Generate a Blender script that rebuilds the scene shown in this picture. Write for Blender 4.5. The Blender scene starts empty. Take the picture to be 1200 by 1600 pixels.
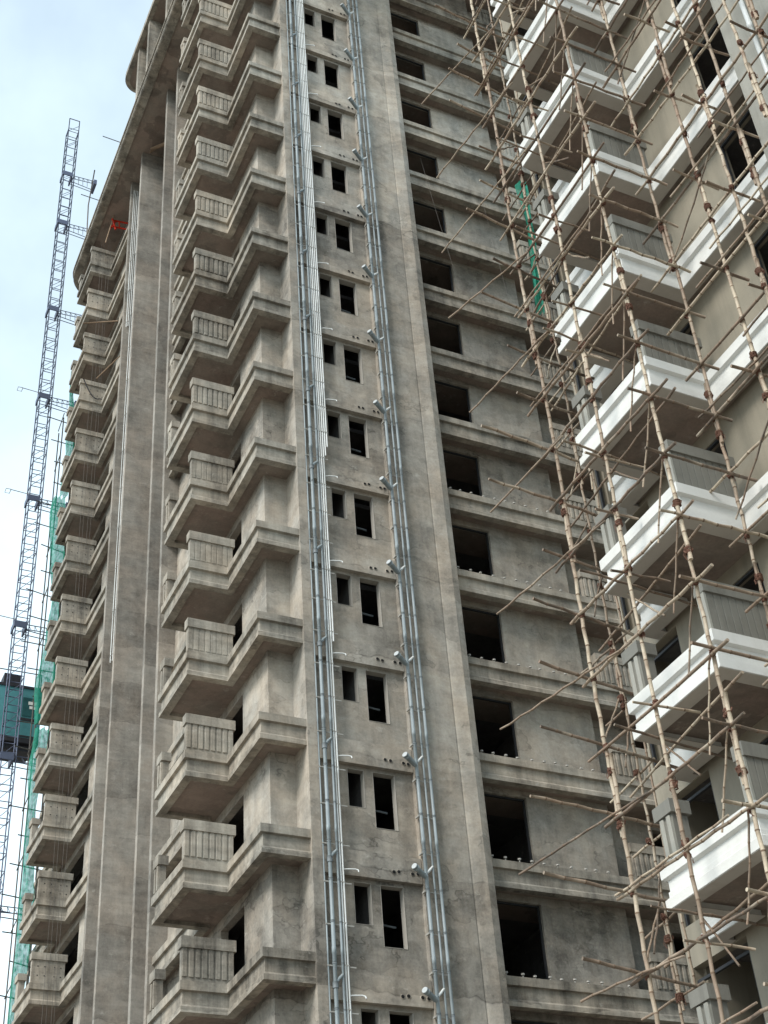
import bpy, math, random
from mathutils import Vector, Matrix
random.seed(7)
C = bpy.context.scene.collection
R = math.radians
G = 1.6                       # eye height of the photographer above the ground

# ------------------------------------------------------------------ camera
cam_d = bpy.data.cameras.new('camera')
cam = bpy.data.objects.new('camera', cam_d); C.objects.link(cam)
yaw, pitch, roll = R(62.14007), R(37.65), R(-4.81384)
fwd = Vector((math.cos(yaw)*math.cos(pitch), math.sin(yaw)*math.cos(pitch), math.sin(pitch)))
rgt = Vector((math.sin(yaw), -math.cos(yaw), 0)); upv = rgt.cross(fwd)
r2 = rgt*math.cos(roll)+upv*math.sin(roll); u2 = -rgt*math.sin(roll)+upv*math.cos(roll)
mw = Matrix((r2, u2, -fwd)).transposed().to_4x4(); mw.translation = Vector((0, 0, G))
cam.matrix_world = mw
cam_d.sensor_fit = 'VERTICAL'; cam_d.sensor_height = 32; cam_d.sensor_width = 24
cam_d.lens = 32*2252.9/1600
cam_d.clip_start = .1; cam_d.clip_end = 3000
bpy.context.scene.camera = cam

# ------------------------------------------------------------------ light
SUN = Vector((-.80, -.34, .76)).normalized()      # direction towards the veiled sun
sun_el = math.asin(SUN.z); sun_az = math.atan2(SUN.x, SUN.y)
world = bpy.data.worlds.new('World'); bpy.context.scene.world = world
world.use_nodes = True
wn, wl = world.node_tree.nodes, world.node_tree.links
for n in list(wn): wn.remove(n)
wo = wn.new('ShaderNodeOutputWorld'); bg = wn.new('ShaderNodeBackground')
sky = wn.new('ShaderNodeTexSky'); sky.sky_type = 'NISHITA'; sky.sun_disc = False
sky.sun_elevation = sun_el; sky.sun_rotation = sun_az
sky.air_density = 1.0; sky.dust_density = 2.5; sky.ozone_density = .8
wtc = wn.new('ShaderNodeTexCoord')
cn = wn.new('ShaderNodeTexNoise'); cn.inputs['Scale'].default_value = 2.6; cn.inputs['Detail'].default_value = 6
cn.inputs['Roughness'].default_value = .55
wl.new(wtc.outputs['Generated'], cn.inputs['Vector'])
cr = wn.new('ShaderNodeMapRange'); cr.inputs[1].default_value = .36; cr.inputs[2].default_value = .66
cr.inputs[3].default_value = .42; cr.inputs[4].default_value = .72
wl.new(cn.outputs['Fac'], cr.inputs[0])
cm = wn.new('ShaderNodeMix'); cm.data_type = 'RGBA'
wz = wn.new('ShaderNodeSeparateXYZ'); wl.new(wtc.outputs['Generated'], wz.inputs[0])
wr = wn.new('ShaderNodeMapRange'); wr.inputs[1].default_value = .25; wr.inputs[2].default_value = .85   # haze thins with height
wr.inputs[3].default_value = .34; wr.inputs[4].default_value = -.15
wl.new(wz.outputs[2], wr.inputs[0])
wa = wn.new('ShaderNodeMath'); wa.operation = 'ADD'; wa.use_clamp = True
wl.new(cr.outputs[0], wa.inputs[0]); wl.new(wr.outputs[0], wa.inputs[1]); wl.new(wa.outputs[0], cm.inputs['Factor']); wl.new(sky.outputs[0], cm.inputs[6])
cm.inputs[7].default_value = (8.3, 10.1, 10.9, 1)             # thin bright cloud veil
wl.new(cm.outputs[2], bg.inputs['Color']); bg.inputs['Strength'].default_value = .10
wl.new(bg.outputs[0], wo.inputs[0])
sl = bpy.data.lights.new('sun', 'SUN'); sl.energy = 1.95; sl.angle = R(22); sl.color = (1, .965, .91)
so = bpy.data.objects.new('sun', sl); C.objects.link(so)
so.rotation_euler = (-SUN).to_track_quat('-Z', 'Y').to_euler(); so.location = (-30, -20, 60)
vs = bpy.context.scene.view_settings
vs.view_transform = 'Standard'; vs.look = 'None'; vs.gamma = 1; vs.use_curve_mapping = False; vs.exposure = .80
bpy.context.scene.cycles.max_bounces = 6

# ------------------------------------------------------------------ materials
def mat(name, build, rough=.9):
    m = bpy.data.materials.new(name); m.use_nodes = True
    b = m.node_tree.nodes['Principled BSDF']; b.inputs['Roughness'].default_value = rough
    b.inputs['Specular IOR Level'].default_value = .25
    build(m.node_tree, b); return m
class NT:
    def __init__(s, nt): s.n, s.l = nt.nodes, nt.links; s._p = None
    def pos(s):
        if not s._p: s._p = s.n.new('ShaderNodeNewGeometry').outputs['Position']
        return s._p
    def val(s, x, sock):
        if isinstance(x, (int, float)): sock.default_value = x
        else: s.l.new(x, sock)
    def m(s, op, a, b=0., c=0.):
        q = s.n.new('ShaderNodeMath'); q.operation = op
        for x, i in ((a, 0), (b, 1), (c, 2)): s.val(x, q.inputs[i])
        return q.outputs[0]
    def noise(s, scale, detail=4, rough=.55, sc=None, vec=None, dist=0):
        q = s.n.new('ShaderNodeTexNoise'); v = vec or s.pos()
        if sc:
            mp = s.n.new('ShaderNodeMapping'); mp.inputs['Scale'].default_value = sc
            s.l.new(v, mp.inputs['Vector']); v = mp.outputs[0]
        s.l.new(v, q.inputs['Vector']); q.inputs['Scale'].default_value = scale
        q.inputs['Detail'].default_value = detail; q.inputs['Roughness'].default_value = rough
        q.inputs['Distortion'].default_value = dist
        return q.outputs['Fac']
    def rng(s, x, a, b, c=0., d=1.):
        q = s.n.new('ShaderNodeMapRange'); s.l.new(x, q.inputs[0])
        for i, v in ((1, a), (2, b), (3, c), (4, d)): q.inputs[i].default_value = v
        return q.outputs[0]
    def mix(s, f, a, b):
        q = s.n.new('ShaderNodeMix'); q.data_type = 'RGBA'; s.val(f, q.inputs['Factor'])
        for x, i in ((a, 6), (b, 7)):
            if isinstance(x, tuple): q.inputs[i].default_value = (*x, 1)
            else: s.l.new(x, q.inputs[i])
        return q.outputs[2]
    def scale(s, col, f):
        q = s.n.new('ShaderNodeVectorMath'); q.operation = 'SCALE'
        if isinstance(col, tuple): q.inputs[0].default_value = col
        else: s.l.new(col, q.inputs[0])
        s.val(f, q.inputs['Scale']); return q.outputs[0]
    def z(s):
        q = s.n.new('ShaderNodeSeparateXYZ'); s.l.new(s.pos(), q.inputs[0]); return q.outputs
    def bump(s, b, h, st=.3, d=.02):
        q = s.n.new('ShaderNodeBump'); q.inputs['Strength'].default_value = st; q.inputs['Distance'].default_value = d
        s.l.new(h, q.inputs['Height']); s.l.new(q.outputs[0], b.inputs['Normal'])
def concrete(col, warm, lift=3.0, off=1.1, amt=1.0, line=.30, streak=.30, hzk=.3, tide=.0, relief=.35):
    def f(nt, b):
        t = NT(nt)
        big = t.noise(.45, 5, .6); mid = t.noise(2.2, 6, .65, dist=.6); fine = t.noise(16, 4, .7); grit = t.noise(70, 2, .6)
        st = t.noise(1.0, 5, .65, sc=(2.6, 2.6, .16)); hz = t.noise(1.0, 4, .6, sc=(.5, .5, 7))
        zz = t.z(); wob = t.noise(.9, 3, .55)
        zi = t.m('DIVIDE', t.m('ADD', t.m('SUBTRACT', zz[2], off), t.m('MULTIPLY', t.m('SUBTRACT', wob, .5), .75)), lift)
        fl = t.m('FLOOR', zi); fr = t.m('FRACT', zi)
        w = t.n.new('ShaderNodeTexWhiteNoise'); w.noise_dimensions = '1D'; t.l.new(fl, w.inputs['W'])
        d = t.m('MINIMUM', fr, t.m('SUBTRACT', 1, fr))
        ln = t.rng(d, .0, .014, 1, 0)
        brk = t.rng(t.noise(1.3, 2), .42, .58)
        ln = t.m('MULTIPLY', ln, brk)
        fac = t.m('ADD', 1.0, t.m('MULTIPLY', t.m('SUBTRACT', big, .5), 1.25*amt))
        fac = t.m('ADD', fac, t.m('MULTIPLY', t.m('SUBTRACT', mid, .5), 1.05*amt))
        fac = t.m('ADD', fac, t.m('MULTIPLY', t.m('SUBTRACT', fine, .5), .6*amt))
        fac = t.m('ADD', fac, t.m('MULTIPLY', t.m('SUBTRACT', st, .5), 2.6*streak))
        fac = t.m('ADD', fac, t.m('MULTIPLY', t.m('SUBTRACT', hz, .5), hzk))
        fac = t.m('ADD', fac, t.m('MULTIPLY', t.m('SUBTRACT', w.outputs['Value'], .5), .36*amt))
        fac = t.m('SUBTRACT', fac, t.m('MULTIPLY', ln, line))
        if tide:
            tn = t.noise(.62, 4, .55, sc=(1, 1, 1.5)); edge = t.rng(t.m('ABSOLUTE', t.m('SUBTRACT', tn, .52)), 0, .011, 1, 0)
            edge = t.m('MULTIPLY', edge, t.rng(t.noise(.7, 2), .45, .6))
            fac = t.m('SUBTRACT', fac, t.m('MULTIPLY', edge, tide))
            fac = t.m('SUBTRACT', fac, t.m('MULTIPLY', t.rng(tn, .50, .54), tide*.45))
        fac = t.m('MAXIMUM', fac, .35)
        c = t.mix(t.rng(t.noise(.8, 4, .6), .4, .62), col, warm)
        c = t.scale(c, fac)
        wht = t.rng(t.noise(3.2, 6, .72, sc=(1, 1, 1.6)), .60, .74, 0, .50)
        c = t.mix(wht, c, (.50, .48, .43))
        t.l.new(c, b.inputs['Base Color'])
        h = t.m('ADD', t.m('MULTIPLY', fine, .7), t.m('ADD', t.m('MULTIPLY', grit, .35), t.m('MULTIPLY', hz, .5)))
        h = t.m('SUBTRACT', h, t.m('MULTIPLY', ln, .5))
        t.bump(b, h, relief, .02)
    return f
M = {}
M['plaster'] = mat('cement plaster', concrete((.30, .28, .245), (.322, .282, .232), off=.95, tide=.34))
M['pier'] = mat('cast concrete of the piers', concrete((.24, .224, .197), (.252, .222, .187), lift=1.5, off=.2, line=.24, streak=.26, hzk=.5, tide=.12))
M['ledge'] = mat('cast concrete of the ledges', concrete((.252, .234, .20), (.265, .232, .188), line=0, streak=.8, amt=1.0, hzk=.8))
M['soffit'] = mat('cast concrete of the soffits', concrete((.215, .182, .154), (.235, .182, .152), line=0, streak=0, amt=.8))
M['inside'] = mat('interior concrete with room shade', concrete((.13, .128, .125), (.14, .132, .125), line=0))  # room shade is put into this low base tone
def paint(col, dirt, amt=.25, rough=.6, st=.4):
    def f(nt, b):
        t = NT(nt); b.inputs['Roughness'].default_value = rough
        s = t.noise(1.0, 5, .65, sc=(3.0, 3.0, .22)); n = t.noise(1.1, 5, .6); fi = t.noise(22, 3, .6)
        k = t.m('MULTIPLY', t.rng(s, .48, .78), amt*1.6)
        k = t.m('ADD', k, t.m('MULTIPLY', t.rng(n, .5, .75), amt))
        c = t.mix(k, col, dirt)
        c = t.scale(c, t.m('ADD', .96, t.m('MULTIPLY', fi, .08)))
        t.l.new(c, b.inputs['Base Color']); t.bump(b, t.m('ADD', fi, t.m('MULTIPLY', n, 2)), st*.5, .015)
    return f
M['white'] = mat('white wall paint', paint((.63, .63, .605), (.50, .49, .45), .22))
M['underwhite'] = mat('grey ledge underside', paint((.46, .435, .395), (.36, .33, .29), .3))  # greyer tone for the underside of the white bands
M['beige'] = mat('beige render', paint((.275, .245, .19), (.20, .18, .14), .55))
M['greypaint'] = mat('grey masonry paint', paint((.185, .18, .158), (.12, .114, .098), .65))
M['greylight'] = mat('pale grey masonry paint', paint((.30, .295, .26), (.21, .205, .18), .5))
def bamboo(nt, b, c1=(.47, .40, .30), c2=(.22, .165, .12)):
    t = NT(nt); oi = t.n.new('ShaderNodeObjectInfo').outputs['Random']
    n = t.noise(3, 4, .6); f = t.noise(26, 3, .6)
    c = t.mix(oi, c1, c2)
    c = t.mix(t.rng(n, .45, .7), c, (.25, .175, .125))
    c = t.mix(t.rng(t.noise(1.3, 3), .55, .7, 0, .55), c, (.52, .45, .35))
    c = t.scale(c, t.m('ADD', .75, t.m('MULTIPLY', f, .5)))
    t.l.new(c, b.inputs['Base Color']); b.inputs['Roughness'].default_value = .55; t.bump(b, f, .3, .01)
M['bamboo'] = mat('weathered bamboo', bamboo)
M['bamboo_shaded'] = mat('old grey brown bamboo', lambda nt, b: bamboo(nt, b, (.24, .18, .13), (.10, .078, .06)))  # darker copy of the bamboo, with shade put into its colour
M['node'] = mat('dark bamboo joint', lambda nt, b: b.inputs['Base Color'].__setattr__('default_value', (.16, .11, .075, 1)))
def simple(col, rough=.6, metal=0., var=.3, sc=6):
    def f(nt, b):
        t = NT(nt); n = t.noise(sc, 4, .6)
        t.l.new(t.scale(col, t.m('ADD', 1-var/2, t.m('MULTIPLY', n, var))), b.inputs['Base Color'])
        b.inputs['Roughness'].default_value = rough; b.inputs['Metallic'].default_value = metal
    return f
M['rope'] = mat('brown lashing strip', simple((.125, .062, .042), .8, var=.8, sc=30))
M['pvc'] = mat('grey pvc', simple((.25, .29, .305), .4, var=.5, sc=2.5))
M['pvc_pale'] = mat('pale pvc cap', simple((.42, .45, .46), .45, var=.3))
M['pvcdark'] = mat('dark pvc joint', simple((.15, .17, .18), .5))
M['white_pvc'] = mat('white pvc', simple((.60, .62, .61), .4, var=.25))
M['hazed_steel'] = mat('dark steel paled by haze', simple((.085, .10, .15), .5, .2))  # steel paled and blued in its colour to stand in for haze
M['black_steel'] = mat('dark machine steel', simple((.03, .03, .035), .6, .2))
M['teal'] = mat('teal cabin paint', simple((.07, .22, .24), .5, var=.9, sc=1.5))
M['teal_dark'] = mat('dark teal mesh panel', simple((.02, .085, .09), .5, var=.9, sc=3))
M['red'] = mat('red lead paint', simple((.55, .035, .015), .5))
M['timber'] = mat('formwork timber', simple((.27, .19, .13), .85, var=.6))
M['rod'] = mat('grey scaffold rod', simple((.12, .11, .10), .7))
M['galv'] = mat('galvanised bolt', simple((.40, .39, .36), .6, .2))
M['frame'] = mat('dark opening frame', simple((.03, .032, .035), .6))
M['reveal'] = mat('pale mortar reveal', simple((.33, .31, .275), .9))
M['dark'] = mat('painted hole shade', simple((.012, .012, .012), .9))  # near-black tone painted for the shade inside small holes
M['label'] = mat('white sticker', simple((.7, .7, .66), .6))
M['asphalt'] = mat('dusty site ground', simple((.25, .225, .19), .95, var=.7, sc=.6))
def netmat(nt, b):
    t = NT(nt); n = t.noise(3, 4, .6)
    t.l.new(t.mix(n, (.03, .26, .18), (.08, .40, .30)), b.inputs['Base Color'])
    tr = t.n.new('ShaderNodeBsdfTransparent'); tl = t.n.new('ShaderNodeBsdfTranslucent'); tl.inputs[0].default_value = (.05, .55, .38, 1)
    m1 = t.n.new('ShaderNodeMixShader'); m1.inputs[0].default_value = .5
    t.l.new(b.outputs[0], m1.inputs[1]); t.l.new(tl.outputs[0], m1.inputs[2])
    m2 = t.n.new('ShaderNodeMixShader'); t.l.new(t.rng(t.noise(5, 5, .7), .35, .65, .04, .38), m2.inputs[0])
    t.l.new(m1.outputs[0], m2.inputs[1]); t.l.new(tr.outputs[0], m2.inputs[2])
    t.l.new(m2.outputs[0], nt.nodes['Material Output'].inputs[0])
M['net'] = mat('green debris netting', netmat)

# ------------------------------------------------------------------ mesh helpers
class MB:
    def __init__(s): s.v, s.f, s.mi, s.sm = [], [], [], []
    def face(s, idx, mi=0, sm=False): s.f.append(tuple(idx)); s.mi.append(mi); s.sm.append(sm)
    def quad(s, a, b, c, d, mi=0):
        n = len(s.v); s.v += [a, b, c, d]; s.face((n, n+1, n+2, n+3), mi)
    def box(s, x0, x1, y0, y1, z0, z1, mi=0):
        n = len(s.v)
        s.v += [(x0,y0,z0),(x1,y0,z0),(x1,y1,z0),(x0,y1,z0),(x0,y0,z1),(x1,y0,z1),(x1,y1,z1),(x0,y1,z1)]
        for q in ((0,3,2,1),(4,5,6,7),(0,1,5,4),(1,2,6,5),(2,3,7,6),(3,0,4,7)): s.face([n+i for i in q], mi)
        return s
    def prism(s, pts, z0, z1, mi=0):
        n = len(s.v); k = len(pts)
        s.v += [(x, y, z0) for x, y in pts]+[(x, y, z1) for x, y in pts]
        s.face([n+i for i in range(k)][::-1], mi); s.face([n+k+i for i in range(k)], mi)
        for i in range(k): j = (i+1) % k; s.face((n+i, n+j, n+k+j, n+k+i), mi)
        return s
    def tube(s, pts, r, n=8, mi=0, caps=True, mis=None):
        pts = [Vector(p) for p in pts]; rs = r if isinstance(r, (list, tuple)) else [r]*len(pts)
        base = len(s.v); up = None
        for i, p in enumerate(pts):
            d = (pts[min(i+1, len(pts)-1)]-pts[max(i-1, 0)]).normalized()
            if up is None: up = Vector((0, 0, 1)) if abs(d.z) < .9 else Vector((1, 0, 0))
            a = d.cross(up).normalized(); b = a.cross(d); up = b
            for k in range(n):
                an = 2*math.pi*k/n
                s.v.append(tuple(p+(a*math.cos(an)+b*math.sin(an))*rs[i]))
        for i in range(len(pts)-1):
            for k in range(n):
                j = (k+1) % n
                s.face((base+i*n+k, base+i*n+j, base+(i+1)*n+j, base+(i+1)*n+k), mis[i] if mis else mi, True)
        if caps:
            s.face([base+k for k in range(n)], mi); s.face([base+(len(pts)-1)*n+k for k in range(n)][::-1], mi)
        return s
    def sweep(s, path, prof, mi=0):
        # path: plan points, outside on the right hand; prof: closed (outward offset, z)
        P = [Vector(p) for p in path]; n = len(prof); base = len(s.v)
        for i, p in enumerate(P):
            ns = []
            if i: d = (P[i]-P[i-1]).normalized(); ns.append(Vector((d.y, -d.x)))
            if i < len(P)-1: d = (P[i+1]-P[i]).normalized(); ns.append(Vector((d.y, -d.x)))
            o = ns[0] if len(ns) == 1 else (ns[0]+ns[1])/(1+ns[0].dot(ns[1]))
            for of, z in prof: q = p+o*of; s.v.append((q.x, q.y, z))
        for i in range(len(P)-1):
            for k in range(n):
                j = (k+1) % n
                s.face((base+i*n+k, base+i*n+j, base+(i+1)*n+j, base+(i+1)*n+k), mi)
        s.face([base+k for k in range(n)][::-1], mi); s.face([base+(len(P)-1)*n+k for k in range(n)], mi)
        return s
    def wall(s, axis, plane, a, z, holes, t, mi=0, ri=None):
        # a, z: sorted cuts; holes: set of (ia, iz); wall plane faces -y (axis 'u') or -x (axis 'w'), thickness t behind
        ri = mi if ri is None else ri
        P = (lambda A, D, Z: (A, plane+D, Z)) if axis == 'u' else (lambda A, D, Z: (plane+D, A, Z))
        na, nz = len(a)-1, len(z)-1
        solid = lambda i, k: 0 <= i < na and 0 <= k < nz and (i, k) not in holes
        for i in range(na):
            for k in range(nz):
                if not solid(i, k): continue
                s.quad(P(a[i],0,z[k]), P(a[i+1],0,z[k]), P(a[i+1],0,z[k+1]), P(a[i],0,z[k+1]), mi)
                s.quad(P(a[i],t,z[k]), P(a[i],t,z[k+1]), P(a[i+1],t,z[k+1]), P(a[i+1],t,z[k]), mi)
                for di, dk, e in ((-1,0,((a[i],z[k]),(a[i],z[k+1]))), (1,0,((a[i+1],z[k]),(a[i+1],z[k+1]))),
                                  (0,-1,((a[i],z[k]),(a[i+1],z[k]))), (0,1,((a[i],z[k+1]),(a[i+1],z[k+1])))):
                    if not solid(i+di, k+dk):
                        inside = 0 <= i+di < na and 0 <= k+dk < nz
                        (A0, Z0), (A1, Z1) = e
                        s.quad(P(A0,0,Z0), P(A1,0,Z1), P(A1,t,Z1), P(A0,t,Z0), ri if inside else mi)
        return s
    def mesh(s, name, mats):
        me = bpy.data.meshes.new(name); me.from_pydata(s.v, [], s.f)
        for m in (mats if isinstance(mats, (list, tuple)) else [mats]): me.materials.append(m)
        me.polygons.foreach_set('material_index', s.mi); me.polygons.foreach_set('use_smooth', s.sm)
        me.validate(); me.update(); return me
def obj(name, me, parent=None, loc=(0, 0, 0), rz=0):
    o = bpy.data.objects.new(name, me); C.objects.link(o); o.location = loc; o.rotation_euler = (0, 0, rz)
    if parent: o.parent = parent
    return o
def thing(name, label, cat, loc=(0, 0, 0), group=None):
    o = bpy.data.objects.new(name, None); C.objects.link(o); o.location = loc
    o['label'] = label; o['category'] = cat
    if group: o['group'] = group
    return o
def tag(o, label, cat, group=None):
    o['label'] = label; o['category'] = cat
    if group: o['group'] = group
    return o
def offset(path, of):
    P = [Vector(p) for p in path]; out = []
    for i, p in enumerate(P):
        ns = []
        if i: d = (P[i]-P[i-1]).normalized(); ns.append(Vector((d.y, -d.x)))
        if i < len(P)-1: d = (P[i+1]-P[i]).normalized(); ns.append(Vector((d.y, -d.x)))
        o = ns[0] if len(ns) == 1 else (ns[0]+ns[1])/(1+ns[0].dot(ns[1]))
        q = p+o*of; out.append((q.x, q.y))
    return out

L0 = 12.16+G                                  # top of the ledge of reference storey 0
L = lambda m: L0+3*m
STOREYS = list(range(-4, 15))
ROOF = L(15)-.72

# ------------------------------------------------------------------ ground
g = MB(); g.box(-900, 900, -900, 900, -1, 0)
go = obj('ground', g.mesh('ground', M['asphalt'])); go['kind'] = 'structure'

# ================================================================== CONCRETE TOWER
T = thing('apartment_tower', 'raw grey concrete apartment tower under construction with stacked balconies and empty window openings', 'building', (12, 34, 0))
def tpart(name, me, dz=0, par=None): return obj(name, me, par or T, (-12, -34, dz)) if par is None else obj(name, me, par)
# local frame: parts of the tower are written in world numbers, the empty sits at (12, 34, 0)

MAIN = [(11.62, 38.1), (11.60, 34.12), (10.36, 34.12), (10.36, 31.60), (11.50, 31.60), (11.46, 29.19), (12.74, 29.19)]
FAR = [(11.64, 45.4), (11.64, 48.66), (10.60, 48.66), (10.60, 51.12), (11.64, 51.12), (11.64, 54.2)][::-1]
EAST = [(17.5, 29.38), (27.0, 29.38)]
PROF = [(0, 0), (0, -.215), (-.085, -.225), (-.085, -.53), (-.03, -.59), (-.03, -.72), (-.26, -.72), (-.26, 0)]
def ledge_mesh(path, fill, prof=PROF, mats=None, z_in=(-.62, -.03)):
    b = MB(); b.sweep(path, [(o, z) for o, z in prof], 0)
    me = b.mesh('ledge', mats or [M['ledge']])
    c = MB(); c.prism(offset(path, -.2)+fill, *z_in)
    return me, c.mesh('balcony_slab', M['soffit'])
main_l, main_s = ledge_mesh(MAIN, [(12.95, 29.6), (12.95, 30.25), (12.4, 30.25), (12.4, 38.1)])
far_l, far_s = ledge_mesh(FAR, [(12.4, 45.4), (12.4, 54.2)])
east_l, east_s = ledge_mesh(EAST, [(27, 31.5), (17.5, 31.5)])

# balcony parapets (written relative to storey level)
def parapet_mesh(x0, x1, y0, y1, top, mats):
    b = MB(); b.box(x0, x1, y0, y1, -.05, top); return b.mesh('balcony_parapet', mats)
def capm(x0, x1, y0, y1, z0, z1, m, nm='cap'):
    b = MB(); b.box(x0, x1, y0, y1, z0, z1); return b.mesh(nm, m)
main_par = parapet_mesh(10.41, 11.70, 31.665, 31.83, .82, M['ledge'])
main_cap = capm(10.37, 11.745, 31.61, 31.88, .80, 1.08, M['ledge'])
main_blk = parapet_mesh(10.43, 10.62, 33.74, 34.08, .79, M['ledge'])
main_bcap = capm(10.385, 10.665, 33.68, 34.115, .77, 1.02, M['ledge'])
rib_me = {}
def rib(w, h, d, m):
    w = round(w, 3); k = (w, h, d, m.name)
    if k not in rib_me:
        b = MB(); n = len(b.v); c = d*.35        # chamfered rib standing proud of the panel, facing -y
        pr = [(-w/2, .01), (-w/2, -d+c), (-w/2+c, -d), (w/2-c, -d), (w/2, -d+c), (w/2, .01)]
        b.prism(pr, 0, h); rib_me[k] = b.mesh('rib', m)
    return rib_me[k]
far_par = MB().box(10.65, 11.80, 48.73, 48.90, -.05, .84)
for hx in (10.86, 11.1, 11.44, 11.66):
    for hz in (.28, .6): far_par.box(hx-.018, hx+.018, 48.722, 48.74, hz-.018, hz+.018, 1)  # dark plates painted as the shade in tie holes
far_par = far_par.mesh('balcony_parapet', [M['ledge'], M['dark']])
far_cap = capm(10.61, 11.86, 48.67, 48.95, .82, 1.07, M['ledge'])
far_blk = parapet_mesh(10.66, 10.88, 50.7, 51.08, .8, M['ledge'])
far_bcap = capm(10.61, 10.92, 50.64, 51.12, .78, 1.02, M['ledge'])
east_par = parapet_mesh(22.17, 24.9, 29.46, 29.6, .80, M['ledge'])
east_cap = capm(22.12, 24.95, 29.41, 29.65, .78, 1.03, M['ledge'])
bolt = MB(); bolt.tube([(0, 0, -.02), (0, 0, .085)], .017, 6); bolt.tube([(0, 0, .085), (0, 0, .125)], .045, 8)
bolt_me = bolt.mesh('anchor_bolt', M['galv'])

for m in STOREYS:
    z = L(m)
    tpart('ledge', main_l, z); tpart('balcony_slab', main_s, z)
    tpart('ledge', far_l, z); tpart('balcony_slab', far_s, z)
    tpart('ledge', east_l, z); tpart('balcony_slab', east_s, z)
    if m < -2: continue
    # main balcony
    p = tpart('balcony_parapet', main_par, z); obj('cap', main_cap, p)
    rw, rd = ((.112, .030) if m >= 6 or m == -1 else (.13, .012) if m in (3, 4, 5) else (.118, .026))
    for i in range(8): obj('rib', rib(rw+random.uniform(-.006, .006), .70, rd, M['ledge']), p, (10.475+i*.165, 31.665, .11))
    q = tpart('parapet_block', main_blk, z); obj('cap', main_bcap, q)
    for i in range(2): obj('rib', rib(.085, .66, .04, M['ledge']), q, (10.43, 33.80+i*.20, .08), R(-90))
    # far balcony
    p = tpart('balcony_parapet', far_par, z); obj('cap', far_cap, p)
    q = tpart('parapet_block', far_blk, z); obj('cap', far_bcap, q)
    # recess balcony beside the wing
    p = tpart('balcony_parapet', east_par, z); obj('cap', east_cap, p)
    for i in range(16): obj('rib', rib(.10, .70, .03, M['ledge']), p, (22.27+i*.17, 29.46, .09))
    if m <= 5:
        for i in range(10): tpart('anchor_bolt', bolt_me).location = (17.86-12+i*.385+random.uniform(-.05, .05), 29.45-34+random.uniform(-.015, .02), z-random.uniform(0, .03))

# walls, one storey high, repeated
B0, B1 = -.72, 2.28                           # storey module from soffit to soffit
Zs = lambda *a: [B0, *a, B1]
w_bay = MB().wall('w', 12.05, [30.0, 31.86, 33.55, 38.2], Zs(.0, 2.1), {(1, 1)}, .2)
w_bay.box(12.25, 12.8, 30.0, 30.2, B0, B1); w_bay = w_bay.mesh('bay_wall', M['plaster'])
w_far = MB().wall('w', 12.05, [45.4, 48.1, 51.2, 54.2], Zs(.0, 2.1), {(1, 1)}, .2).mesh('bay_wall', M['plaster'])
bath = MB().wall('u', 29.31, [12.98, 13.84, 14.29, 14.54, 15.15, 15.70], Zs(.34, .83, 1.86), {(1, 2), (3, 1), (3, 2)}, .2, 0, 1)
bath = bath.mesh('bathroom_wall', [M['plaster'], M['reveal']])
beam = MB().box(13.02, 15.62, 29.16, 29.315, 1.95, 2.60).mesh('beam', M['plaster'])
hole_disc = MB(); hole_disc.tube([(0, 0, 0), (0, -.014, 0)], [.062, .052], 10); hole_disc.tube([(0, -.0145, 0), (0, -.016, 0)], .044, 10, 1)  # rim with a dark disc painted as the shade in a core hole
hole_disc_me = hole_disc.mesh('core_hole_disc', [M['plaster'], M['dark']])
east_w = MB().wall('u', 29.98, [17.2, 17.55, 19.42, 22.02], Zs(.02, 2.2), {(1, 1)}, .22, 0, 0)
east_w.box(21.82, 22.02, 30.2, 30.5, B0, B1); east_w = east_w.mesh('bedroom_wall', M['plaster'])
east_r = MB().wall('u', 30.45, [21.9, 23.75, 25.2, 27.0], Zs(.02, 2.1), {(1, 1)}, .2).mesh('recess_wall', M['plaster'])
def frame_mesh(x0, x1, z0, z1, y, w, d, m):
    b = MB(); b.box(x0, x1, y, y+d, z1-w, z1); b.box(x0, x0+w, y, y+d, z0, z1-w); b.box(x1-w, x1, y, y+d, z0, z1-w); b.box(x0+w, x1-w, y, y+d, z0, z0+w)
    return b.mesh('window_frame', m)
fr_small = frame_mesh(13.835, 14.295, .825, 1.865, 29.30, .011, .05, M['reveal'])
fr_tall = frame_mesh(14.535, 15.155, .335, 1.865, 29.30, .011, .05, M['reveal'])
fr_east = frame_mesh(17.56, 19.41, .03, 2.19, 30.06, .045, .06, M['frame'])
trap = MB(); trap.tube([(14.5, 29.95, 1.18), (15.2, 29.95, 1.12)], .03, 8)
trap.tube([(14.86, 29.95, 1.14), (14.84, 29.97, 1.02), (14.72, 29.98, .9), (14.72, 29.98, .3)], .028, 8)
trap_me = trap.mesh('waste_pipe', M['pvcdark'])
floor_s = MB().box(12.9, 26.9, 30.6, 54, -.52, -.36).box(12.26, 12.9, 30.3, 37.9, -.52, -.36).mesh('floor_slab', M['inside'])  # plate added behind the walls to keep the rooms dark
for m in STOREYS:
    z = L(m)
    tpart('bay_wall', w_bay, z); tpart('bay_wall', w_far, z)
    bw = tpart('bathroom_wall', bath, z)
    tpart('bedroom_wall', east_w, z); tpart('recess_wall', east_r, z)
    be = tpart('beam', beam, z)
    if m < -1: tpart('floor_slab', floor_s, z); continue
    for x in (14.85, 14.99, 15.36, 15.50): obj('core_hole_disc', hole_disc_me, be, (x+random.uniform(-.01, .01), 29.16, 2.27-.1+random.uniform(-.02, .02)))
    tpart('window_frame', fr_small, z); tpart('window_frame', fr_tall, z); tpart('window_frame', fr_east, z)
    tpart('waste_pipe', trap_me, z); tpart('floor_slab', floor_s, z)
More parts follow.
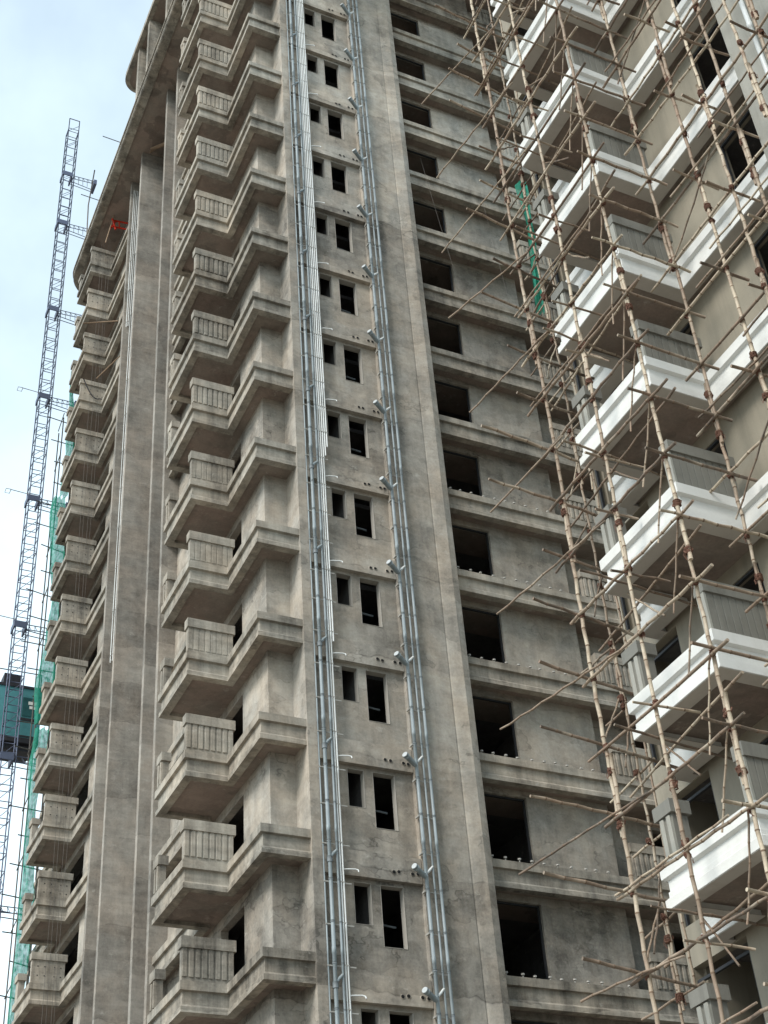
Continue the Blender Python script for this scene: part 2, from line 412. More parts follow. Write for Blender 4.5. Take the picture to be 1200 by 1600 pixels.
# inner walls added to keep light from passing through the rooms
core = MB()
core.box(12.3, 26.8, 36.0, 36.2, 0, ROOF); core.box(16.4, 16.6, 29.6, 36, 0, ROOF); core.box(14.38, 14.44, 29.52, 33, 0, ROOF); core.box(13.0, 13.06, 29.55, 36, 0, ROOF); core.box(20.6, 20.75, 30.25, 36, 0, ROOF)
core.box(12.3, 26.8, 47.2, 47.4, 0, ROOF); core.box(14.6, 14.8, 30.3, 54, 0, ROOF)
tpart('light_stop_wall', core.mesh('light_stop_wall', M['inside']))
rear = MB(); rear.box(12.05, 27, 54.2, 54.4, 0, ROOF); rear.box(27, 27.2, 29.6, 54.4, 0, ROOF)
tpart('rear_wall', rear.mesh('rear_wall', M['plaster']))

# full height piers
def pier(x0, x1, y0, y1, m='plaster', z1=None, nm='pier'):
    return tpart(nm, MB().box(x0, x1, y0, y1, 0, ROOF+.1 if z1 is None else z1).mesh(nm, M[m]))
pier(12.74, 13.0, 29.15, 30.1)                        # left pier beside the pipes
b = MB(); b.prism([(15.64, 29.15), (16.98, 29.15), (17.0, 29.165), (17.05, 29.14), (17.38, 29.05), (17.60, 29.11), (17.60, 30.3), (15.64, 30.3)], 0, ROOF+.1)
tpart('pier', b.mesh('pier', M['plaster']))
for nm, (x0, x1, y0, y1) in {'d': (11.5, 12.6, 37.98, 38.2), 'c': (11.46, 13.25, 39.36, 39.58), 'b': (11.46, 13.25, 43.2, 43.42), 'a': (11.52, 12.35, 45.1, 45.32)}.items():
    pier(x0, x1, y0, y1, 'pier')
pier(12.55, 12.75, 38.2, 39.36, 'pier', nm='recess_wall'); pier(13.2, 13.4, 39.58, 43.2, 'pier', nm='recess_wall'); pier(12.25, 12.45, 43.42, 45.1, 'pier', nm='recess_wall')

# roof slab with its drip band, upper slab and posts
def rounded(xe0, xe1, y0, y1, r):
    pts = [(xe0, y0)]
    for k in range(9):
        a = math.pi+(-math.pi/2)*k/8
        pts.append((xe1+r+r*math.cos(a), y1-r+r*math.sin(a)))
    return pts
edge = rounded(10.14, 10.52, 22.0, 53.4, 1.5)
roofp = edge+[(27, 53.4), (27, 22.0)]
rf = MB(); rf.prism(roofp[::-1], ROOF+.08, ROOF+.30)
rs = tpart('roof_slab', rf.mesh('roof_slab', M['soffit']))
band = MB(); band.sweep((edge+[(27, 53.4)])[::-1], [(-.0, ROOF+.34), (-.0, ROOF+.03), (-.05, ROOF), (-.42, ROOF), (-.42, ROOF+.34)][::-1])
obj('roof_edge', band.mesh('roof_edge', M['ledge']), rs)
lip = MB(); lip.sweep((edge+[(27, 53.4)])[::-1], [(.05, ROOF+.42), (.05, ROOF+.34), (-.3, ROOF+.34), (-.3, ROOF+.42)][::-1])
obj('roof_lip', lip.mesh('roof_lip', M['ledge']), rs)
UP = 63.0+G
edge2 = rounded(10.60, 10.60, 22.0, 44.7, .75)
u = MB(); u.prism((edge2+[(27, 44.7), (27, 22)])[::-1], UP, UP+.3)
us = tpart('upper_roof_slab', u.mesh('upper_roof_slab', M['soffit']))
band2 = MB(); band2.sweep((edge2+[(27, 44.7)])[::-1], [(.03, UP+.34), (.03, UP-.02), (-.2, UP-.02), (-.2, UP+.34)][::-1])
obj('roof_edge', band2.mesh('roof_edge', M['ledge']), us)
for y, x in ((42.07, 10.72), (40.35, 10.70), (37.6, 10.75), (34.2, 10.75)):
    b = MB().box(x, x+1.25, y, y+.28, ROOF+.3, UP); tpart('roof_post', b.mesh('roof_post', M['ledge']))
b = MB().box(13.2, 26.5, 30, 43.5, ROOF+.3, UP); tpart('roof_room_wall', b.mesh('roof_room_wall', M['plaster']))

# ================================================================== WHITE BANDED WING
W = thing('apartment_wing', 'nearer apartment block with white painted balcony bands, beige walls and grey parapets behind bamboo', 'building', (15, 14, 0))
def wpart(name, me, dz=0): return obj(name, me, W, (-15, -14, dz))
WING = [(15.45, 18.42), (14.95, 18.42), (14.95, 17.42), (13.58, 17.42), (13.58, 14.93), (14.95, 14.95), (14.95, 11.93)]
WPROF = [(0, .05), (0, -.16), (-.03, -.175), (-.075, -.19), (-.075, -.36), (-.055, -.375), (-.055, -.46), (-.0, -.50), (-.0, -.66), (-.26, -.66), (-.26, .05)]
b = MB(); b.sweep(WING, WPROF)
wl_me = MB(); wl_me = b.mesh('ledge', M['white'])
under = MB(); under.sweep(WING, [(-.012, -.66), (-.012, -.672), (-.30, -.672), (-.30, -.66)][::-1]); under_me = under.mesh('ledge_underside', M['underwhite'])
sl_ = MB(); sl_.prism(offset(WING, -.22)+[(15.7, 11.93), (15.7, 18.2)], -.56, .02); wsl = sl_.mesh('balcony_slab', M['soffit'])
wpar = parapet_mesh(13.70, 15.06, 15.02, 15.17, .84, [M['greypaint']])
wcap = MB(); wcap.box(13.645, 15.10, 14.965, 15.23, .82, 1.06); wcap = wcap.mesh('cap', M['greypaint'])
wside = MB(); wside.box(13.655, 13.70, 15.0, 15.19, .03, .82); wside = wside.mesh('corner_strip', M['greylight'])
wblk = MB(); wblk.box(13.70, 14.0, 16.98, 17.34, .0, .84); wblk = wblk.mesh('parapet_block', M['greypaint'])
wbcap = MB(); wbcap.box(13.645, 14.05, 16.92, 17.40, .82, 1.05); wbcap = wbcap.mesh('cap', M['greypaint'])
wwall = MB().wall('w', 15.4, [11.9, 12.2, 13.35, 15.38, 16.7, 17.86, 19.35, 19.48], [-.66, .02, 2.1, 2.31, 2.34], {(1, 1), (3, 1), (5, 1), (5, 2)}, .2).mesh('wall', M['beige'])
wwall2 = MB().wall('u', 19.28, [15.6, 27], [-.66, 2.34], set(), .2).mesh('end_wall', M['beige'])
wfr = []
for y0, y1 in ((12.2, 13.35), (15.38, 16.7), (17.86, 19.35)):
    q = MB(); q.box(15.43, 15.49, y0, y0+.05, .02, 2.1); q.box(15.43, 15.49, y1-.05, y1, .02, 2.1); q.box(15.43, 15.49, y0+.05, y1-.05, 2.05, 2.1)
    wfr.append(q.mesh('door_frame', M['frame']))
winn = MB().box(15.62, 26.9, 5, 19.3, -.5, -.3).mesh('floor_slab', M['inside'])
wpost = MB().box(14.93, 15.9, 10.55, 11.95, -.66, 2.34).mesh('pier', M['greylight'])
wside_wall = MB().wall('w', 15.4, [4, 8.6, 10.0, 10.6], [-.66, .02, 2.1, 2.34], {(1, 1)}, .2).mesh('wall', M['beige'])
WST = range(-4, 11)  # unseen top storeys: height set for the shade they cast on the tower
for m in WST:
    z = L(m)
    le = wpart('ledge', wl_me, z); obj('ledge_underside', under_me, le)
    wpart('balcony_slab', wsl, z); wpart('wall', wwall, z); wpart('end_wall', wwall2, z); wpart('floor_slab', winn, z)
    wpart('pier', wpost, z); wpart('wall', wside_wall, z); [wpart('door_frame', q, z) for q in wfr]
    p = wpart('balcony_parapet', wpar, z); obj('cap', wcap, p); obj('corner_strip', wside, p)
    for i in range(9): obj('plank_rib', rib(.138, .79, .013, M['greypaint']), p, (13.78+i*.15, 15.02, .03))
    q = wpart('parapet_block', wblk, z); obj('cap', wbcap, q)
    for i in range(2): obj('rib', rib(.10, .74, .035, M['greylight']), q, (13.70, 17.07+i*.18, .06), R(-90))
bk = MB().box(19.5, 19.7, 4, 19.7, 0, L(11)-.7).mesh('light_stop_wall', M['inside']); wpart('light_stop_wall', bk)
e = MB().box(15.4, 27, 3.8, 4, 0, L(11)-.7).box(27, 27.2, 3.8, 19.9, 0, L(11)-.7).box(15.3, 27.2, 3.8, 19.9, L(11)-.66, L(11)-.4); wpart('outer_wall', e.mesh('outer_wall', M['beige']))

# ================================================================== PIPES
def bands(x, y, r, z0, z1, step=3.0, n=10):
    # pipe with raised coupling every few metres
    pts, rs = [(x, y, z0)], [r]; z = z0+step*.6
    while z < z1-.3:
        for dz, k in ((-.10, 1), (-.095, 1.13), (.06, 1.13), (.065, 1)): pts.append((x, y, z+dz)); rs.append(r*k)
        z += step
    pts.append((x, y, z1)); rs.append(r); return pts, rs
def riser(x, y, r, m, label, z0=0, z1=None, name='drain_pipe', cat='drainpipe', group=None, step=3.0, ph=0):
    z1 = ROOF if z1 is None else z1
    t = thing(name, label, cat, (x, y, z0), group)
    b = MB(); p, rs = bands(0, 0, r, 0, z1-z0, step); b.tube(p, rs, 10); obj('pipe', b.mesh('pipe', m), t)
    return t
RY = 29.03
rp1 = riser(15.665, 29.03, .046, M['pvc'], 'thickest grey drainpipe with capped slanting branches, leftmost of the three right-hand wall pipes')
rp2 = riser(15.865, RY, .026, M['pvc'], 'thin grey vent pipe, middle of the three right-hand pipes, linked to its left neighbour')
rp3 = riser(16.03, RY, .039, M['pvc'], 'plain grey drainpipe on the wide pier, rightmost of the three right-hand wall pipes')
lp0 = riser(13.00, 29.09, .020, M['pvc'], 'slim pale pipe on the pier edge, leftmost of the left-hand pipe bundle')
lp1 = riser(13.13, 29.03, .047, M['pvc'], 'thick grey drainpipe in the left-hand bundle, with couplings and a link at each storey')
lp2 = riser(13.33, 29.04, .031, M['pvc'], 'medium grey vent pipe between thick drainpipe and white conduits in the left-hand bundle')
capped = MB(); capped.tube([(0, 0, 0), (-.08, -.035, .02), (-.38, -.21, .115)], [.05, .068, .068], 12)
capped.tube([(-.35, -.195, .106), (-.43, -.238, .13)], .080, 14); capped_me = capped.mesh('branch_stub', M['pvc'])
capd = MB(); capd.tube([(-.43, -.238, .13), (-.442, -.245, .134)], .074, 14); capd_me = capd.mesh('end_cap', M['pvc_pale'])
link = MB(); link.tube([(0, 0, 0), (-.09, -.01, -.10), (-.18, -.01, -.19)], [.030, .034, .034], 8); link_me = link.mesh('link_pipe', M['white_pvc'])
linkl = MB(); linkl.tube([(0, 0, 0), (-.10, -.02, -.10), (-.19, -.0, -.20)], [.036, .04, .04], 8); linkl_me = linkl.mesh('link_pipe', M['pvc'])
ringm = MB(); ringm.tube([(0, 0, -.024), (0, 0, .024)], .057, 10); ring_me = ringm.mesh('clamp', M['pvcdark'])
ring3 = MB(); ring3.tube([(0, 0, -.022), (0, 0, .022)], .050, 10); ring3_me = ring3.mesh('clamp', M['pvcdark'])
ring2 = MB(); ring2.tube([(0, 0, -.02), (0, 0, .02)], .038, 8); ring2_me = ring2.mesh('clamp', M['pvcdark'])
strap = MB(); strap.box(-.09, .42, .03, .05, -.015, .015); strap.box(-.09, -.05, -.02, .13, -.02, .02); strap_me = strap.mesh('bracket', M['galv'])
strapl = MB(); strapl.box(-.16, .55, .03, .05, -.014, .014); strapl_me = strapl.mesh('bracket', M['galv'])
for m in range(-2, 15):
    z = L(m)
    obj('branch_stub', capped_me, rp1, (0, 0, z-1.02+.1)); obj('end_cap', capd_me, rp1, (0, 0, z-1.02+.1))
    obj('link_pipe', link_me, rp2, (0, 0, z-.62))
    obj('link_pipe', linkl_me, lp2, (0, 0, z-.52))
    b = obj('coupling', ring_me, lp1, (0, 0, z-.78)); b.scale = (1.2, 1.2, 3)
    for k in range(3):
        zz = z+k*1.0-.25+random.uniform(-.03, .03)
        obj('clamp', ring_me, rp1, (0, 0, zz)); obj('clamp', ring2_me, rp2, (0, 0, zz)); obj('clamp', ring3_me, rp3, (0, 0, zz))
        obj('bracket', strap_me, rp1, (0, 0, zz-.05))
        zz = z+k*1.0-.30+random.uniform(-.03, .03)
        obj('clamp', ring_me, lp1, (0, 0, zz)); obj('clamp', ring2_me, lp2, (0, 0, zz)); obj('bracket', strapl_me, lp1, (0, 0, zz-.05))
# white water conduits; the hooked outlet sits on the right-hand one of each length
cx = [13.41, 13.475, 13.54, 13.605, 13.67]; cz = [-1, -1, L(3)-.6, L(5)-.2, L(5)+.15]
names = ['white conduit hugging the grey vent pipe, first of five counted from it', 'white conduit with hooked outlets on the lower storeys, second of five from the vent pipe',
         'white conduit stopping lowest of the short ones, third of five counted from the vent pipe', 'white conduit ending open near mid height, fourth of five counted from the vent pipe',
         'outermost white conduit ending open near mid height, beside the bathroom windows']
hook = MB(); hook.tube([(0, 0, 0), (.10, -.05, 0), (.27, -.09, .0), (.33, -.13, -.03), (.335, -.15, -.09)], .017, 8); hook_me = hook.mesh('outlet', M['white_pvc'])
clampw = MB().box(-.03, .03, -.022, .05, -.012, .012).mesh('clip', M['galv'])
cond = []
for i, x in enumerate(cx):
    z0 = max(cz[i], 0)
    t = riser(x, 29.06, .021, M['white_pvc'], names[i], z0, None, 'water_conduit', 'conduit', 'white conduits beside the left-hand pipes', 4.0); cond.append((t, z0))
    for m in range(-1, 15):
        for k in range(3):
            zz = L(m)+k-.3
            if zz > z0+.2: obj('clip', clampw, t, (0, 0, zz-z0))
for m in range(-1, 15):
    z = L(m)-.98
    i = 1 if z < L(3)-.6 else (2 if z < L(5) else 4)
    obj('outlet', hook_me, cond[i][0], (0, 0, z-cond[i][1]))
# conduits on the recessed fin of the tower
fc = [(11.80, 29.0+G), (11.88, 29.1+G), (11.64, 46.5+G), (11.72, 46.6+G)]
fl = ['slim white conduit reaching low on the recessed strip, second from the wide pier', 'slim white conduit reaching low on the recessed strip, nearest the wide pier', 'slim white conduit ending high on the recessed strip, farthest from the wide pier', 'slim white conduit ending high on the recessed strip, beside the longer pair']
for (x, z0), la in zip(fc, fl):
    t = riser(x, 45.04, .018, M['white_pvc'], la, z0, ROOF-.6, 'water_conduit', 'conduit', 'white conduits on the far recessed strip', 4.0)
    for k in range(int((ROOF-z0)/2)): obj('clip', clampw, t, (0, 0, .3+k*2))
riser(14.86, 11.2, .05, M['white_pvc'], 'white drainpipe on the grey pier of the nearer block, top right', 0, L(11)-1)

# ================================================================== BAMBOO SCAFFOLD
S = thing('bamboo_scaffold', 'bamboo pole scaffold lashed with brown strips in front of the white banded block', 'scaffold', (13.8, 14.5, 0))
S0 = Vector((13.8, 14.5, 0))
def pole(name, a, b, r, bend=.02):
    a, b = Vector(a), Vector(b); d = b-a; ln = d.length
    s1 = d.normalized().orthogonal(); s2 = d.normalized().cross(s1); ph = random.uniform(0, 6.28)
    side = (s1*math.cos(ph)+s2*math.sin(ph))*bend*random.uniform(.4, 1.3)*ln/4
    ph2 = random.uniform(0, 6.28); wob = (s1*math.cos(ph2)+s2*math.sin(ph2))*.006
    seg = random.uniform(.26, .36); n = max(2, int(ln/seg)); m = MB(); pts, rs, mi = [], [], []
    taper = random.uniform(.78, .95)
    if random.random() < .5: a, b, d = b, a, -d
    for i in range(n+1):
        t = i/n; p = a+d*t+side*math.sin(math.pi*t)*1.0+wob*(1 if i % 2 else -1); rr = r*(1-(1-taper)*t)
        if 0 < i < n:
            dd = d.normalized()
            for of, k, q in ((-.018, 1, 0), (-.008, 1.13, 1), (.008, 1.13, 1), (.018, 1, 0)): pts.append(p+dd*of); rs.append(rr*k); mi.append(q)
        else: pts.append(p); rs.append(rr); mi.append(0)
    m.tube([q-S0 for q in pts], rs, 8, 0, True, mi)
    shaded = name != 'upright' and random.random() < .62  # most cross poles take the shade-darkened tone
    return obj(name, m.mesh(name, [M['bamboo_shaded' if shaded else 'bamboo'], M['node']]), S)
# lashing: a few uneven wraps with loose ends
def lash_mesh(seed, r, h, turns):
    rnd = random.Random(seed); b = MB(); pts = []
    for i in range(turns*8+1):
        a = i/8*2*math.pi; t = i/(turns*8)
        rr = r*(1+rnd.uniform(-.08, .12)); pts.append((rr*math.cos(a), rr*math.sin(a), (t-.5)*h+rnd.uniform(-.006, .006)))
    b.tube(pts, .011, 5)
    pts = []
    for i in range(17):                              # crossing wraps
        a = i/8*2*math.pi; rr = r*1.25*(1+rnd.uniform(-.1, .1)); pts.append((rr*math.cos(a)*.8, rr*.9*math.cos(a+.9), rr*math.sin(a)))
    b.tube(pts, .013, 5)
    for k in range(2): b.tube([(r, 0, 0), (r*1.5, rnd.uniform(-.05, .05), -.05), (r*1.3, rnd.uniform(-.08, .08), -.13)], .005, 4)
    return b.mesh('lashing', M['rope'])
lash = [lash_mesh(i, .038, .085, 4) for i in range(5)]
splice = [lash_mesh(20+i, .056, .13, 6) for i in range(3)]
UPR = dict(a=(13.0, 17.42), b=(14.0, 18.06), c=(13.0, 15.93), d=(13.0, 14.38), e=(14.37, 14.42), f=(14.37, 13.14), g=(14.25, 12.34), h=(14.37, 11.87), i=(14.15, 11.0), j=(14.37, 10.64))
for ki, (k, (x, y)) in enumerate(UPR.items()):
    z = -.05; n = 0; r = .026 if k == 'b' else random.uniform(.031, .037)
    z -= random.uniform(0, 3)
    while z < 40:
        zz = max(z, -.05); ln = random.uniform(5.2, 7.0); s = (1 if n % 2 else -1)*.030
        pole('upright', (x+s*.3+random.uniform(-.02, .02), y+s, zz), (x+s*.3+random.uniform(-.03, .03), y+s+random.uniform(-.03, .03), z+ln), r, .012)
        if zz > 4 and z < 30:
            for q in (.2, 1.15): obj('lashing', random.choice(splice), S, Vector((x, y, z+q))-S0, random.uniform(0, 6))
        z += ln-1.45; n += 1
LIFT = [7.42+G+1.29*k for k in range(-6, 20)]
for k, z in enumerate(LIFT):
    j = lambda a=.05: random.uniform(-a, a)
    clear = all(not (L(m)-.78 < z < L(m)+1.15) for m in WST)     # no balcony at this height
    if k % 2 == 0:
        ex, ey = random.uniform(12.1, 12.85), random.uniform(18.8, 20.0)
        pole('ledger', (ex, ey, z+j(.35)), (12.93, 16.5+j(.5), z-.04+j(.03)), .021, .02)
        pole('ledger', (12.94, 17.8+j(.15), z+j(.03)), (12.945, 13.95+j(.1), z+j(.03)), .029, .02)
    else:
        pole('ledger', (12.94, 17.85+j(.15), z+j()), (12.945, 13.85+j(.12), z+j()), .030, .02)
        if random.random() < .5: pole('ledger', (12.90, 17.75+j(.1), z+.05+j()), (12.90, 14.9+j(.4), z+.08+j()), .022, .02)
    pole('transom', (12.55+j(.12), 14.31, z+.02+j(.03)), (14.75+j(.12), 14.34, z+j(.04)), .029, .02)
    x0 = random.choice((11.4, 11.9, 12.0, 12.0, 12.45))+j(.1)
    pole('transom', (x0, 17.50+j(.03), z+.02+(.18 if x0 < 12.2 else .05)), (14.35+j(.2), 17.66 if x0 > 12.2 else 17.6, z-.04+j(.05)), .030, .02)
    pole('ledger', (14.31, 15.0+j(.25) if z < 30 else 14.7, z+j(.06)), (14.30, 9.4+j(.5), z+.05+j(.08)), .029, .02)
    if k % 2: pole('ledger', (14.22, 14.2+j(.6), z+.14+j()), (14.2, 10.2+j(.6), z+.1+j(.1)), .022, .03)
    else: pole('ledger', (14.24, 13.0+j(.4), z-.55+j(.1)), (14.2, 9.6+j(.4), z-.50+j(.1)), .021, .03)
    pole('ledger', (14.05, 18.9+j(.3), z-.03+j(.1)), (14.06, 17.55+j(.1), z+.03), .022, .03)
    if clear or k % 3 == 0: pole('transom', (12.6+j(.1), 15.99, z-.03), (13.9 if clear else 13.5, 16.0, z+.02+j()), .024, .03)
    for y in ((13.2, 11.93) if k % 2 else (12.4, 10.7)): pole('transom', (13.85+j(.2), y, z+j(.04)), (14.9, y+j(.04), z+j(.04)), .030, .02)
    pole('brace', (13.03, 14.45, z+.15), (13.10+j(.05), 15.12+j(.1), z-1.3+j(.1)), .017, .04)
    if k % 3 == 1: pole('brace', (14.05, 18.15, z+.3), (13.05, 17.5, z-1.1), .02, .03)
    for key in UPR:
        if key in 'gi' and k % 2: continue
        if 4 < z < 31.5 and not (key in 'hj' and k % 2):
            x, y = UPR[key]; obj('lashing', random.choice(lash), S, Vector((x-.02, y-.01, z+random.uniform(-.02, .02)))-S0, random.uniform(0, 6))
for m in range(-3, 10):                          # inner poles under the balconies
    z = L(m); j = lambda a=.06: random.uniform(-a, a)
    pole('ledger', (14.02+j(), 18.5+j(.3), z-1.18+j()), (13.72+j(), 14.62+j(.1), z-1.02+j()), .026, .02)
    pole('transom', (12.55+j(.15), 16.62+j(), z-1.0+j()), (15.15+j(.1), 16.7+j(), z-1.12+j()), .024, .03)
    pole('brace', (13.95+j(), 17.15+j(), z-.74), (13.78+j(), 16.15+j(.2), z-1.95+j(.1)), .020, .07)
    pole('brace', (14.02, 18.0, z+.2+j()), (13.30+j(.1), 17.55, z-1.25+j(.2)), .018, .05)
    if m % 2: pole('brace', (14.30, 14.5, z-.9), (14.28, 12.6+j(.3), z+.7+j(.2)), .019, .04)
    pole('upright', (14.85+j(.05), 18.75+j(.05), z-2.9), (14.85+j(.05), 18.72, z+.7), .024, .01)
b = MB()
for i in range(9):
    a = random.uniform(0, 6.28); b.tube([(.3*math.cos(a+k*.7)+random.uniform(-.05, .05), .16*math.sin(a+k*.7)+random.uniform(-.05, .05), .25*math.sin(k*.7+i)+random.uniform(-.04, .04)) for k in range(8)], .022, 5)
bd = obj('rope_coil', b.mesh('rope_coil', M['rope']), None, (14.35, 10.55, LIFT[16]+.2)); tag(bd, 'tangled bundle of brown lashing strips hung on the scaffold at upper right', 'rope bundle')

# ================================================================== HOIST
H = thing('hoist_mast', 'tall slim dark lattice hoist mast with tie arms standing left of the tower', 'hoist mast', (10.3, 55.2, 0))
HT, hw = 74.4, .30
for sx in (-1, 1):
    for sy in (-1, 1):
        zt = HT if sy < 0 else HT-.9
        obj('corner_post', MB().tube([(sx*hw, sy*hw, 0), (sx*hw, sy*hw, zt)], .029, 6).mesh('corner_post', M['hazed_steel']), H)
ringb = MB()
for a, c in (((-hw, -hw), (hw, -hw)), ((hw, -hw), (hw, hw)), ((hw, hw), (-hw, hw)), ((-hw, hw), (-hw, -hw))): ringb.tube([(*a, 0), (*c, 0)], .020, 6)
ring_m = ringb.mesh('ring_frame', M['hazed_steel'])
dg = MB(); dg.tube([(-hw, -hw, .75), (hw, -hw, 1.45)], .015, 5); dg.tube([(hw, -hw, .05), (hw, hw, .7)], .015, 5); dg.tube([(-hw, hw, .05), (hw, hw, .7)], .015, 5)
diag_m = dg.mesh('diagonal', M['hazed_steel'])
for k in range(98):
    if 10 < k*.755 < HT: obj('ring_frame', ring_m, H, (0, 0, k*.755))
    if k % 2 == 0 and 10 < k*.755 < HT-1: obj('diagonal', diag_m, H, (0, 0, k*.755))
obj('ring_frame', ring_m, H, (0, 0, HT-.9))
head = MB(); head.tube([(-hw, -hw, HT), (hw, -hw, HT)], .03, 6); obj('head_rail', head.mesh('head_rail', M['hazed_steel']), H)
arm = MB()
for dy in (-.22, .22): arm.tube([(.2, dy, .12), (1.55, dy*1.5, .05)], .022, 6); arm.tube([(.2, dy, -.14), (1.62, dy*1.5, -.16)], .022, 6)
for i in range(5): arm.tube([(.3+i*.26, -.22*(1+i*.1), .1), (.43+i*.26, -.22*(1+i*.1), -.14)], .014, 5); arm.tube([(.3+i*.26, -.24, .1), (.43+i*.26, .24, .1)], .014, 5)
arm.box(.12, .2, -.36, .36, -.2, .2); arm.box(-.38, -.32, -.36, .36, -.16, .16); arm.box(-.38, .2, -.38, -.33, -.16, .16); arm.box(1.45, 1.62, -.4, .4, -.22, .14)
arm_m = arm.mesh('tie_arm', M['hazed_steel'])
out = MB(); out.tube([(-.3, 0, .2), (-1.15, 0, .25)], .018, 5); out.tube([(-1.15, 0, .25), (-1.2, 0, -.0), (-1.42, 0, 0), (-1.38, 0, .25), (-1.15, 0, .27)], .016, 5)
out_m = out.mesh('cable_guide', M['rod'])
for z in (67.7, 63.5, 56.6, 50.3, 43.7, 36.5, 29.9, 23.3, 16.7, 10):
    obj('tie_arm', arm_m, H, (0, 0, z+G))
    if z in (50.3, 43.7, 36.5): obj('cable_guide', out_m, H, (0, 0, z+G+.25))
K = thing('hoist_cabin', 'teal steel hoist cabin halfway up the lattice mast', 'hoist cabin', (10.4, 56.3, 30.8+G))
kb = MB(); kb.box(-2.3, 1.25, -.55, .9, .55, 3.0)
obj('body', kb.mesh('body', M['teal']), K)
kb = MB(); kb.box(-2.35, 1.25, -.6, .95, .30, .55); kb.box(-2.0, 1.0, -.4, .7, 0, .30); obj('base_frame', kb.mesh('base_frame', M['black_steel']), K)
kb = MB(); kb.box(-2.35, 1.3, -.6, .95, 3.0, 3.12); kb.box(-2.0, -.9, -.3, .6, 3.3, 3.7); kb.box(-.45, .3, -.3, .4, 3.12, 3.8)
for x in (-2.2, 1.15): kb.tube([(x, -.5, 3.1), (x, -.5, 3.85)], .025, 5)
kb.tube([(-2.2, -.5, 3.85), (1.15, -.5, 3.85)], .025, 5); obj('drive_unit', kb.mesh('drive_unit', M['black_steel']), K)
kb = MB(); kb.box(.42, 1.18, -.58, -.55, 1.62, 2.55); kb.box(-2.2, -.8, -.58, -.55, 1.62, 2.8); obj('window', kb.mesh('window', M['teal_dark']), K)
kb = MB(); kb.box(.36, 1.24, -.57, -.55, 1.40, 1.54); kb.box(.36, 1.24, -.57, -.55, .6, .68); obj('rail', kb.mesh('rail', M['black_steel']), K)
kb = MB(); kb.box(.66, 1.02, -.60, -.582, 2.2, 2.36); kb.box(.72, 1.05, -.60, -.582, 2.0, 2.14); obj('notice', kb.mesh('notice', M['label']), K)
# far scaffold edge with green netting
FS = thing('steel_scaffold', 'thin dark pole scaffold at the far left edge of the tower behind the green netting', 'scaffold', (11.3, 53.4, 0))
for x, y in ((10.9, 53.0), (11.5, 53.1), (11.0, 54.2), (11.7, 54.3)):
    obj('upright', MB().tube([(x-11.3, y-53.4, 0), (x-11.3+random.uniform(-.1, .1), y-53.4, 47.5+G)], .03, 6).mesh('upright', M['rod']), FS)
for k in range(36):
    z = 4+k*1.28; a = random.uniform(.0, .9)
    obj('ledger', MB().tube([(-.5-a, -.35, z+random.uniform(.0, .25)), (.75, -.3, z+random.uniform(-.1, .1))], .024, 6).mesh('ledger', M['rod']), FS)
    if k % 2: obj('ledger', MB().tube([(-.4, -.4, z+.6), (-.35, .9, z+.5)], .022, 6).mesh('ledger', M['rod']), FS)
def net(z_top, z_bot, x_c, w_top, w_bot, y, seed):
    rnd = random.Random(seed); b = MB(); nz = int((z_top-z_bot)/.35); nx = 10; p0 = rnd.uniform(0, 6)
    for i in range(nz+1):
        t = i/nz; z = z_top+(z_bot-z_top)*t; w = w_top+(w_bot-w_top)*t
        w *= 1+.25*math.sin(z*.8+p0)+.12*math.sin(z*2.1+p0)
        cx_ = x_c[0]+(x_c[1]-x_c[0])*t+.10*math.sin(z*.55+p0)
        for k in range(nx+1):
            s = k/nx-.5
            b.v.append((cx_+s*w+rnd.uniform(-.012, .012), y+.12*math.sin(s*16+z*.5)+.05*math.sin(z*1.7+s*9)+rnd.uniform(-.02, .02), z))
    for i in range(nz):
        for k in range(nx): a = i*(nx+1)+k; b.face((a, a+1, a+nx+2, a+nx+1), 0, True)
    return obj('debris_net', b.mesh('debris_net', M['net']))
tag(net(50.6+G, 42.6+G, (11.18, 11.2), .16, .45, 52.9, 1), 'narrow upper strip of green debris netting tapering up the far scaffold', 'netting', 'green nets on the far scaffold')
tag(net(42.5+G, 30.5+G, (11.08, 11.22), .55, .62, 52.88, 2), 'bunched middle strip of green debris netting beside the hoist mast', 'netting', 'green nets on the far scaffold')
tag(net(30.3+G, 12+G, (11.15, 11.0), .5, .5, 52.84, 3), 'lowest strip of green debris netting hanging at the left edge', 'netting', 'green nets on the far scaffold')
sn = net(42.6+G, 35.6+G, (22.12, 22.0), .24, .3, 28.7, 5); tag(sn, 'scrap of green netting behind the bamboo poles beside the recess balconies', 'netting')
# red bracket
RB = thing('steel_bracket', 'red painted steel bracket jutting out under the roof overhang', 'bracket', (11.5, 47.5, 55.9+G))
b = MB(); b.tube([(-.12, 0, 1.0), (-.5, 0, -1.5)], .03, 6); obj('post', b.mesh('post', M['timber']), RB)
b = MB(); b.tube([(-.25, 0, .25), (.75, 0, .38)], .05, 6); b.tube([(-.2, 0, -.2), (.55, 0, -.1)], .045, 6); b.tube([(-.25, 0, .35), (-.05, 0, -.35)], .05, 6); b.tube([(-.3, .1, -.3), (-.05, .1, .35)], .045, 6); b.tube([(.1, 0, .3), (.15, 0, -.15)], .035, 6)
obj('arm', b.mesh('arm', M['red']), RB)
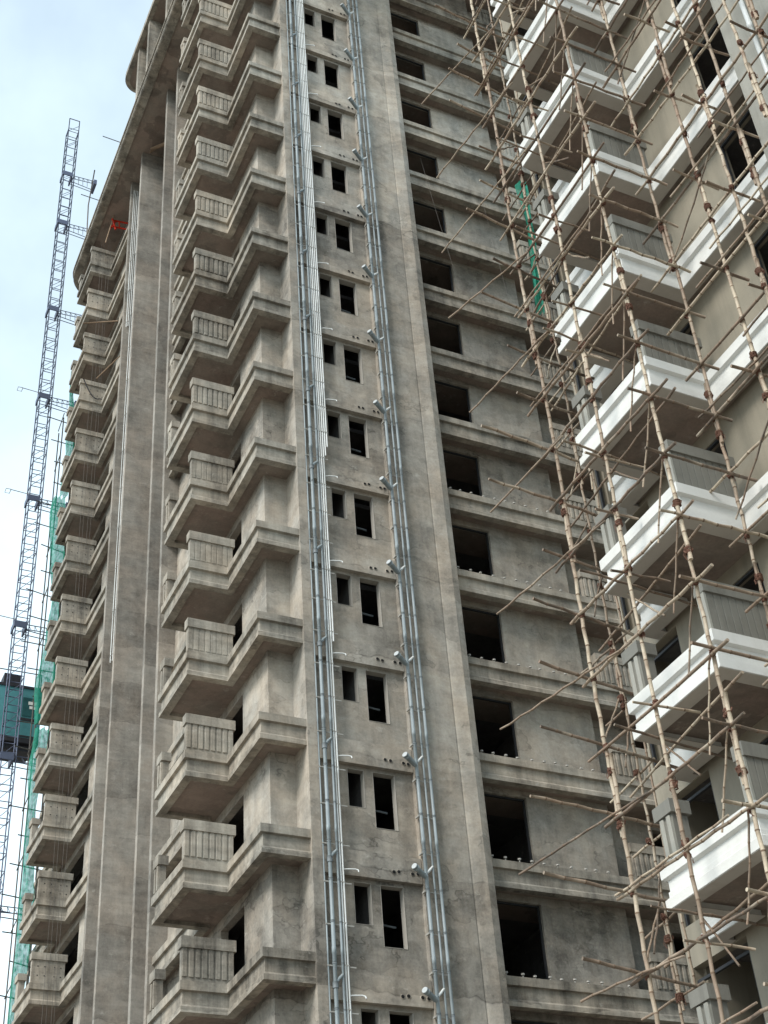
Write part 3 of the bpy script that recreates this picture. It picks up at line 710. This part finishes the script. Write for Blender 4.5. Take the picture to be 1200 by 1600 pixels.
# wires hanging down the far balconies
for i, (x, y) in enumerate(((11.05, 48.42), (11.2, 48.45), (11.38, 48.40), (11.5, 48.44))):
    pts = [(x+.02*math.sin(z*.4+i), y+.01*math.sin(z*.7), z) for z in range(2, int(ROOF))]
    o = obj('hanging_wire', MB().tube(pts, .006, 5).mesh('hanging_wire', M['rod']))
    tag(o, 'one of the thin dark wires hanging straight down past the far balcony fronts', 'wire', 'wires hanging by the far balconies')
pts = [(10.72+t*.95, 48.58, L(11)+1.0-1.0*math.sin(math.pi*min(t*1.15, 1)*.62)-.05*t) for t in [i/12 for i in range(13)]]
tag(obj('hose', MB().tube(pts, .026, 6).mesh('hose', M['black_steel'])), 'dark green hose sagging across a far balcony front', 'hose')
tag(obj('timber_pole', MB().tube([(10.4, 48.3, L(12)+1.2), (11.9, 47.6, L(12)+1.25)], .03, 6).mesh('timber_pole', M['timber'])), 'pale pole lying level above a far balcony parapet', 'pole')
tag(obj('timber_pole', MB().tube([(11.25, 48.3, L(11)+.95), (11.95, 46.9, L(11)+1.4)], .03, 6).mesh('timber_pole', M['timber'])), 'pale pole propped on a far balcony parapet above the sagging hose', 'pole')
for i, (dy, dz, la) in enumerate(((0, 0, 'thick formwork timber wedged under the roof overhang, lowest of the bundle'), (.5, .25, 'thin formwork timber under the roof overhang, middle of the bundle'), (.9, .5, 'thin formwork timber under the roof overhang, topmost of the bundle'))):
    tag(obj('timber_beam', MB().tube([(11.7, 42.6+dy*.2, ROOF-.35-.0*dz), (12.9, 41.2-dy*.6, ROOF-.45-dz*.1)], .11 if not i else .05, 4).mesh('timber_beam', M['timber'])), la, 'timber', 'timbers under the roof overhang')
# rods sticking out past the roof edge
for i, (y, z, la) in enumerate(((47.3, ROOF+.6, 'thin rod standing out from the roof edge near the second tie arm'), (43.5, ROOF+.6, 'thin rod poking out high on the roof edge'))):
    tag(obj('steel_rod', MB().tube([(9.55, y, z+.1), (11.2, y, z)], .022, 5).mesh('steel_rod', M['rod'])), la, 'rod')
tag(obj('scaffold_pole', MB().tube([(10.6, 50.0, ROOF+.4), (10.55, 50.1, ROOF+3.4), (10.7, 50, ROOF+6.2)], .035, 6).mesh('scaffold_pole', M['rod'])), 'upright dark pole standing on the roof edge between the tie arms', 'pole')
# cords on the big window facade
for i, (x, z0, z1, la) in enumerate(((18.2, L(8)+.1, L(10)+.6, 'thin dark cord hanging slack across the upper big windows'), (20.6, L(8)-.2, L(10)-.2, 'thin dark cord hanging beside the upper bamboo poles'))):
    pts = [(x+(.9-i*.4)*t, 29.2, z1+(z0-z1)*t-.15*math.sin(math.pi*t)) for t in [k/10 for k in range(11)]]
    tag(obj('cord', MB().tube(pts, .006, 4).mesh('cord', M['rod'])), la, 'cord')
